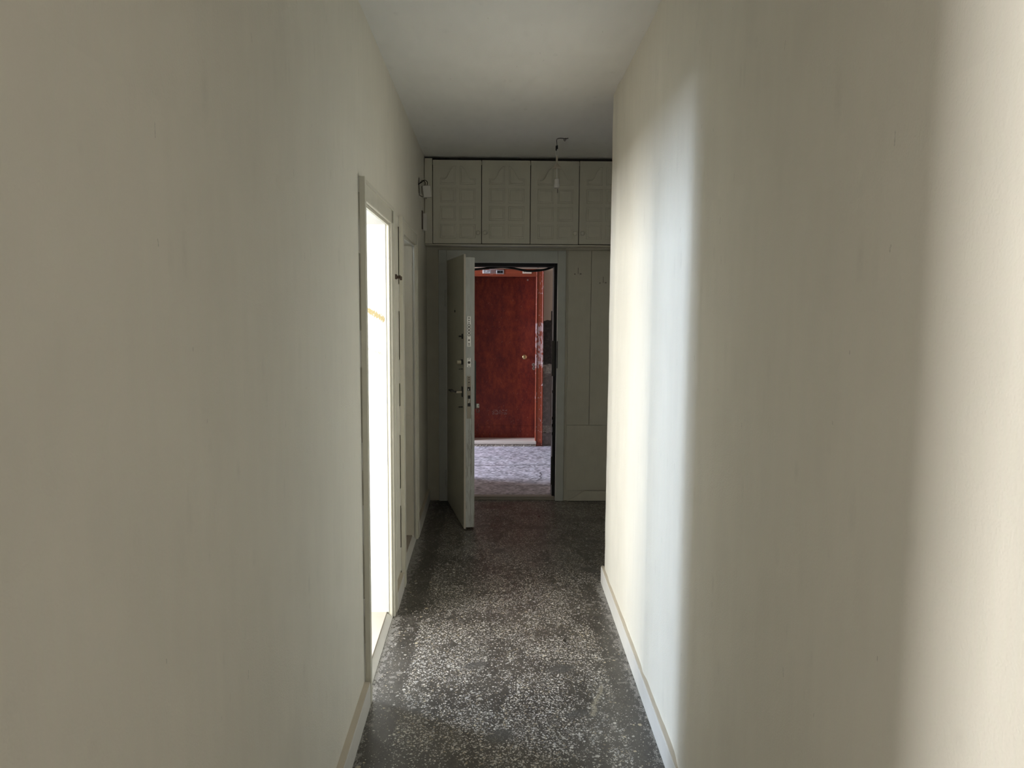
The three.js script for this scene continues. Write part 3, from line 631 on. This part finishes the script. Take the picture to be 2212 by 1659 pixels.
// ---------------------------------------------------------------- broken junction and bell box beside the cabinet
{
  const h = thing('wall_cavity', 'ragged dark hole broken in the left wall beside the cabinet', 'hole');
  const r = rng(151), pts = [];
  for (let k = 0; k < 26; k++) { const a = k / 26 * Math.PI * 2, q = 0.75 + 0.35 * r(); pts.push(new THREE.Vector2(Math.cos(a) * 0.1 * q, Math.sin(a) * 0.075 * q)); }
  const outer = new THREE.Shape([[-0.125, -0.095], [0.125, -0.095], [0.125, 0.095], [-0.125, 0.095]].map((p) => new THREE.Vector2(...p)));
  outer.holes.push(new THREE.Path(pts));
  const g = extr(outer, 0.006); g.rotateY(Math.PI / 2); g.translate(LX(5.63) - 0.0045, 2.44, -5.63);
  mesh('broken_plaster', g, M.wall, h);
  const hb = boxL(-0.049, -0.046, 2.355, 2.525, 5.515, 5.745); mesh('cavity_back', hb, M.hole, h);  // near-black sheet, gives the shade inside the hole by colour
  const b = thing('junction_box', 'white doorbell box hanging from wires beside the cabinet', 'junction box');
  const g2 = box(-0.03, 0.03, -0.042, 0.042, -0.02, 0.02, 0.006); g2.rotateZ(0.12); g2.rotateY(0.35); g2.translate(LX(5.75) + 0.042, 2.425, -5.75);
  mesh('case', g2, M.whitePlastic, b);
  const x = LX(5.65);
  mesh('wire', tube([[x - 0.03, 2.46, 5.66], [x + 0.006, 2.475, 5.68], [x + 0.03, 2.5, 5.71], [x + 0.05, 2.49, 5.74], [x + 0.045, 2.465, 5.745]], 0.0028, 24, 6), M.rubber, b);
  mesh('wire', tube([[x - 0.03, 2.43, 5.62], [x + 0.004, 2.47, 5.65], [x + 0.018, 2.495, 5.69], [x + 0.035, 2.485, 5.73], [x + 0.03, 2.462, 5.745]], 0.0025, 24, 6), M.rubber, b);
  mesh('wire', tube([[x - 0.03, 2.4, 5.66], [x + 0.012, 2.384, 5.7], [x + 0.028, 2.39, 5.74], [x + 0.04, 2.376, 5.76]], 0.0025, 20, 6), M.rubber, b);
  const p = thing('bell_plate', 'small white plate fixed on the corner below the junction box', 'plate');
  mesh('plate', box(LX(5.9) + 0.001, LX(5.9) + 0.034, 2.158, 2.285, 5.885, 5.9, 0.002), M.whitePlastic, p);
  mesh('crack_strip', boxL(0.0, 0.006, 2.165, 2.3, 5.82, 5.9, 0.002), M.rust, p);  // dark strip added in place of the crack beside the plate
}
// ---------------------------------------------------------------- rusty peg between the doorways
{
  const p = thing('wall_peg', 'rusty iron peg sticking out of the wall between the doorways', 'peg');
  const g = cyl(0.007, 0.0085, 0.026, 12); g.rotateZ(Math.PI / 2 + 0.12); g.translate(LX(4.1) + 0.018, 1.748, -4.12); mesh('shaft', g, M.rust, p);
  const h = box(-0.005, 0.005, -0.012, 0.009, -0.011, 0.011, 0.003); h.translate(LX(4.1) + 0.032, 1.744, -4.12); mesh('tip', h, M.rust, p);
  mesh('socket', boxL(0, 0.012, 1.737, 1.763, 4.1, 4.14, 0.004), M.rust, p);
}

// ---------------------------------------------------------------- bare pendant lamp
{
  const l = thing('pendant_lamp', 'bare bulb socket dangling on a wire from the hall ceiling', 'lamp');
  const d = 5.39, x = 0.414;
  mesh('ceiling_hook', [tube([[0.474, HC + 0.004, d], [0.474, 2.728, d], [0.468, 2.72, d], [0.462, 2.726, d], [0.466, 2.733, d], [0.474, 2.733, d]], 0.0022, 24, 6)], M.darkMetal, l);
  mesh('feed_wire', tube([[0.492, HC - 0.001, d], [0.475, HC - 0.006, d], [0.45, HC - 0.003, d], [0.425, HC - 0.004, d], [x, HC - 0.01, d], [x, HC - 0.04, d], [x + 0.001, HC - 0.065, d]], 0.0026, 32, 6), M.darkMetal, l);
  mesh('terminal_block', [box(x - 0.008, x + 0.001, 2.655, 2.688, d - 0.006, d + 0.006, 0.002), box(x + 0.0, x + 0.008, 2.665, 2.69, d - 0.006, d + 0.006, 0.002)], M.black, l);
  mesh('cord', [tube([[x - 0.004, 2.66, d], [x - 0.006, 2.64, d], [x - 0.003, 2.62, d], [x + 0.002, 2.6, d], [x + 0.002, 2.48, d], [x + 0.003, 2.46, d]], 0.0026, 32, 6), tube([[x + 0.004, 2.668, d], [x + 0.007, 2.64, d], [x + 0.006, 2.62, d], [x + 0.003, 2.6, d], [x + 0.004, 2.48, d], [x + 0.003, 2.46, d]], 0.0026, 32, 6)], M.whitePlastic, l);
  mesh('cord_sleeve', (() => { const g = cyl(0.006, 0.0065, 0.05, 12); g.translate(x + 0.002, 2.595, -d); return g; })(), M.oldPlastic, l);
  const cap = lathe([[0.006, 0.03], [0.012, 0.026], [0.02, 0.012], [0.031, 0.002], [0.031, -0.003], [0.028, -0.003], [0.017, 0.009], [0.009, 0.022], [0.006, 0.026]]); cap.rotateZ(0.06); cap.translate(x + 0.001, 2.541, -d); mesh('ceiling_cup', cap, M.oldPlastic, l);
  const soc = lathe([[0, 0.062], [0.01, 0.062], [0.0155, 0.058], [0.0165, 0.05], [0.0165, 0.024], [0.0185, 0.022], [0.0185, 0.002], [0.0165, 0], [0.0, 0.001]]); soc.translate(x + 0.003, 2.406, -d); mesh('socket', soc, M.porcelain, l);
  const bulb = lathe([[0.0125, 0.0], [0.0125, -0.012], [0.016, -0.024], [0.022, -0.042], [0.024, -0.058], [0.02, -0.074], [0.01, -0.083], [0.0005, -0.0855]], 32); bulb.translate(x + 0.003, 2.408, -d);
  const bm = mesh('bulb', bulb, M.glass, l);
  mesh('filament_stem', tube([[x + 0.008, 2.4, d], [x + 0.0085, 2.385, d], [x + 0.0085, 2.372, d]], 0.0022, 10, 6), M.darkMetal, bm);
}

// ---------------------------------------------------------------- stair landing and the red door opposite
{
  const fl = floorQuad([[-4.1, 6.42], [1.5, 6.42], [1.5, 9.2], [-4.1, 9.2]], (x, d) => [x + 0.5, d - 6.5]);
  tag(mesh('floor_landing', fl, M.landing), 'worn grey cement floor of the stair landing', 'floor', 'structure');
  tag(mesh('floor_landing', box(-4.2, 1.5, -0.12, -0.012, 6.46, 9.3), M.hole), 'concrete slab underneath the stair landing', 'floor', 'structure');
  tag(mesh('ceiling_landing', box(-4.2, 1.6, HC, HC + 0.2, 6.5, 9.4), M.stairSide), 'ceiling of the stair landing, darkened to deepen the floor shade', 'ceiling', 'structure');
  tag(mesh('wall_landing', [...wallX(-4.2, -4.0, 7.16, 9.3, S0), box(-4.2, -0.8, 0, HC, 7.14, 7.24), box(-0.9, -0.8, 0, HC, 6.48, 7.2), box(1.3, 1.45, 0, HC, 6.48, 9.3)], M.stairSide), 'unseen side walls of the stair landing, darkened to deepen the floor shade', 'wall', 'structure');
  const FW = 8.82;                                        // face of the far wall
  const w = thing('wall_far', 'beige landing wall stripped of tiles beside the red door', 'wall', 'structure');
  mesh('plaster', [box(-4.2, -0.45, 0, HC, FW, FW + 0.3), box(0.51, 1.45, 0, HC, FW, FW + 0.3), box(-0.45, 0.51, 2.02, HC, FW, FW + 0.3)], M.landingWall, w);
  const rough = (x0, x1, y0, y1, t, seed, jag) => {       // ragged lump of mortar on the wall
    const r = rng(seed), nx = 14, ny = Math.max(4, Math.round((y1 - y0) / 0.02)), g = new THREE.PlaneGeometry(x1 - x0, y1 - y0, nx, ny), p = g.attributes.position;
    for (let j = 0; j <= ny; j++) for (let i = 0; i <= nx; i++) { const k = j * (nx + 1) + i, e = i === 0 || j === 0 || i === nx || j === ny; p.setXYZ(k, p.getX(k) + (e ? 0 : (r() - 0.5) * 0.012), p.getY(k) + (j === 0 || j === ny ? (r() - 0.5) * jag : (r() - 0.5) * 0.01), e ? 0 : t * (0.25 + 0.75 * r())); }
    g.translate((x0 + x1) / 2, (y0 + y1) / 2, -FW + 0.002); g.computeVertexNormals(); return metreUV(g);
  };
  mesh('stripped_mortar', rough(0.535, 0.94, 0.9, 1.44, 0.012, 161, 0.02), M.mortarDark, w);
  mesh('stripped_mortar', rough(0.635, 0.94, 1.4, 1.54, 0.01, 162, 0.02), M.mortarDark, w);
  mesh('rubble_band', rough(0.535, 0.94, 0.83, 0.95, 0.024, 163, 0.03), M.rubble, w);
  mesh('rubble_band', rough(0.535, 0.94, 0.14, 0.24, 0.02, 164, 0.02), M.rubble, w);
  mesh('tile', box(0.537, 0.64, 0.236, 0.836, FW - 0.012, FW + 0.002, 0.003), M.dadoTile, w);
  mesh('tile', box(0.644, 0.94, 0.236, 0.83, FW - 0.011, FW + 0.002, 0.003), M.dadoTile, w);
  mesh('tile', box(0.537, 0.94, 0.0, 0.145, FW - 0.014, FW + 0.002, 0.003), M.dadoTile, w);
  mesh('crack', tube([[0.478, 2.08, FW - 0.001], [0.482, 2.05, FW - 0.001], [0.48, 2.03, FW - 0.001]], 0.004, 10, 5), M.hole, w);

  mesh('backing', box(-0.6, 0.7, 0, 2.3, 9.06, 9.2), M.landingWall, w);
  const FD = 8.76, DD = 8.98;                             // frame face, red door face
  const f = thing('trim_5', 'scuffed red wooden frame of the neighbour door', 'door frame', 'structure');
  const frame = (name, g) => { const p = g.attributes.position, uv = g.attributes.uv; for (let i = 0; i < p.count; i++) uv.setXY(i, p.getX(i) - 0.46, p.getY(i)); return mesh(name, g, M.redFrame, f); };
  const prof = (y0, y1) => mergeGeometries([box(0.468, 0.542, y0, y1, FD, FD + 0.2, 0.004), box(0.53, 0.546, y0, y1, FD - 0.008, FD + 0.08, 0.004), box(0.462, 0.474, y0, y1, FD - 0.004, FD + 0.1, 0.003)]);
  frame('post', prof(0.002, 2.006));
  { const g = box(-0.46, -0.39, 0.002, 2.006, FD, FD + 0.2, 0.004); frame('post', g); }
  { const g = mergeGeometries([box(-0.39, 0.468, 1.938, 2.012, FD, FD + 0.2, 0.004), box(-0.39, 0.47, 1.932, 1.944, FD - 0.004, FD + 0.1, 0.003)]); const p = g.attributes.position, uv = g.attributes.uv; for (let i = 0; i < p.count; i++) uv.setXY(i, p.getY(i) - 1.9, (p.getX(i) + 0.4) * 0.2 + 1.55); mesh('header', g, M.redFrame, f); }

  const o = thing('door_2', 'closed red brown door across the landing', 'door', 'structure');
  { const g = box(-0.39, 0.478, 0.058, 1.95, DD, DD + 0.05, 0.002); const p = g.attributes.position, uv = g.attributes.uv; for (let i = 0; i < p.count; i++) uv.setXY(i, p.getX(i) + 0.4, p.getY(i)); mesh('leaf', g, M.red, o);
    const k = box(-0.39, 0.44, 0.2, 0.2055, DD - 0.004, DD + 0.002, 0.001), kp = k.attributes.position, ku = k.attributes.uv; for (let i = 0; i < kp.count; i++) ku.setXY(i, kp.getX(i) + 0.4, kp.getY(i)); mesh('kick_rail', k, M.red, o); }
  const k = lathe([[0, 0.05], [0.018, 0.048], [0.028, 0.038], [0.029, 0.028], [0.02, 0.016], [0.012, 0.01], [0.022, 0.004], [0.022, 0], [0, 0]]); k.rotateX(Math.PI / 2); k.translate(0.342, 1.013, -DD); mesh('knob', k, M.brass, o);
  for (const [x, y] of [[0.448, 0.922], [0.452, 0.88]]) { const g = cyl(0.02, 0.02, 0.012, 20); g.rotateX(Math.PI / 2); g.translate(x, y, -DD + 0.006); const c = mesh('lock_cylinder', g, M.steelOld, o); const s = box(x - 0.003, x + 0.003, y - 0.009, y + 0.009, DD - 0.0135, DD - 0.011); mesh('keyhole', s, M.black, c); }
  { const g = cyl(0.01, 0.01, 0.006, 14); g.rotateX(Math.PI / 2); g.translate(0.372, 1.9, -DD + 0.003); mesh('peephole', g, M.steel, o); }

  const s = thing('doorstep', 'pale marble doorstep under the red door', 'step', 'structure');
  mesh('slab', box(-0.45, 0.474, 0.028, 0.06, FD - 0.03, DD + 0.04, 0.006), M.marble, s);
  { const g = new THREE.PlaneGeometry(0.92, 0.032, 80, 4), p = g.attributes.position, r = rng(171); for (let i = 0; i < p.count; i++) p.setZ(i, 0.012 * r()); g.translate(0.01, 0.016, -(FD - 0.012)); g.computeVertexNormals(); mesh('rough_bed', metreUV(g), M.rubble, s); }
}
// ---------------------------------------------------------------- small plates stuck on the red frame
function canvasPlate(name, label, category, x0, x1, y0, y1, d, draw, m) {
  const cw = 256, ch = Math.max(32, Math.round(256 * (y1 - y0) / (x1 - x0))), cv = document.createElement('canvas'); cv.width = cw; cv.height = ch;
  draw(cv.getContext('2d'), cw, ch);
  const t = new THREE.CanvasTexture(cv); t.colorSpace = THREE.SRGBColorSpace;
  const o = thing(name, label, category);
  mesh('backing', box(x0, x1, y0, y1, d - 0.004, d, 0.0015), m, o);
  const g = new THREE.PlaneGeometry(x1 - x0 - 0.004, y1 - y0 - 0.004); g.translate((x0 + x1) / 2, (y0 + y1) / 2, -(d - 0.0046));
  mesh('print', g, std([1, 1, 1], 0.35, { map: t }), o);
  return settle(o);
}
canvasPlate('name_plate', 'silver name plate with worn letters on the red frame', 'plate', -0.143, 0.002, 1.961, 2.003, 8.76, (c, w, h) => {
  c.fillStyle = '#8f8a88'; c.fillRect(0, 0, w, h); c.fillStyle = '#a59f9c'; c.fillRect(0, h * 0.62, w * 0.55, h * 0.3); c.fillStyle = '#7b5f58'; c.fillRect(w * 0.62, 0, w * 0.38, h);
  c.fillStyle = '#f4ecdf'; c.fillRect(0, 0, w * 0.05, h);
  c.fillStyle = '#f2eef0'; c.font = `bold ${Math.round(h * 0.5)}px sans-serif`; c.fillText('\\ P', w * 0.16, h * 0.52); c.fillText('i', w * 0.5, h * 0.84);
}, M.steel);
canvasPlate('number_plate', 'small black number plate in a silver rim', 'plate', 0.009, 0.095, 1.957, 2.005, 8.76, (c, w, h) => {
  c.fillStyle = '#8d8582'; c.fillRect(0, 0, w, h); c.fillStyle = '#050505'; c.fillRect(w * 0.12, h * 0.18, w * 0.76, h * 0.64);
  c.fillStyle = '#5a6468'; c.font = `bold ${Math.round(h * 0.5)}px sans-serif`; c.fillText('1', w * 0.45, h * 0.68);
}, M.steel);
canvasPlate('sticker', 'cream sticker with a dark emblem on the red frame', 'sticker', 0.305, 0.406, 1.965, 2.003, 8.76, (c, w, h) => {
  c.fillStyle = '#d2c0ab'; c.fillRect(0, 0, w, h); c.fillStyle = '#6a5a42'; c.beginPath(); c.arc(w * 0.18, h * 0.5, h * 0.17, 0, 7); c.fill();
  c.fillStyle = '#6b544c'; for (const [x, y, q, e] of [[0.35, 0.34, 0.3, 0.07], [0.36, 0.36, 0.05, 0.24], [0.44, 0.42, 0.05, 0.18], [0.52, 0.4, 0.06, 0.2], [0.6, 0.36, 0.04, 0.18]]) c.fillRect(x * w, y * h, q * w, e * h);
}, M.cream);

renderer.render(scene, camera);
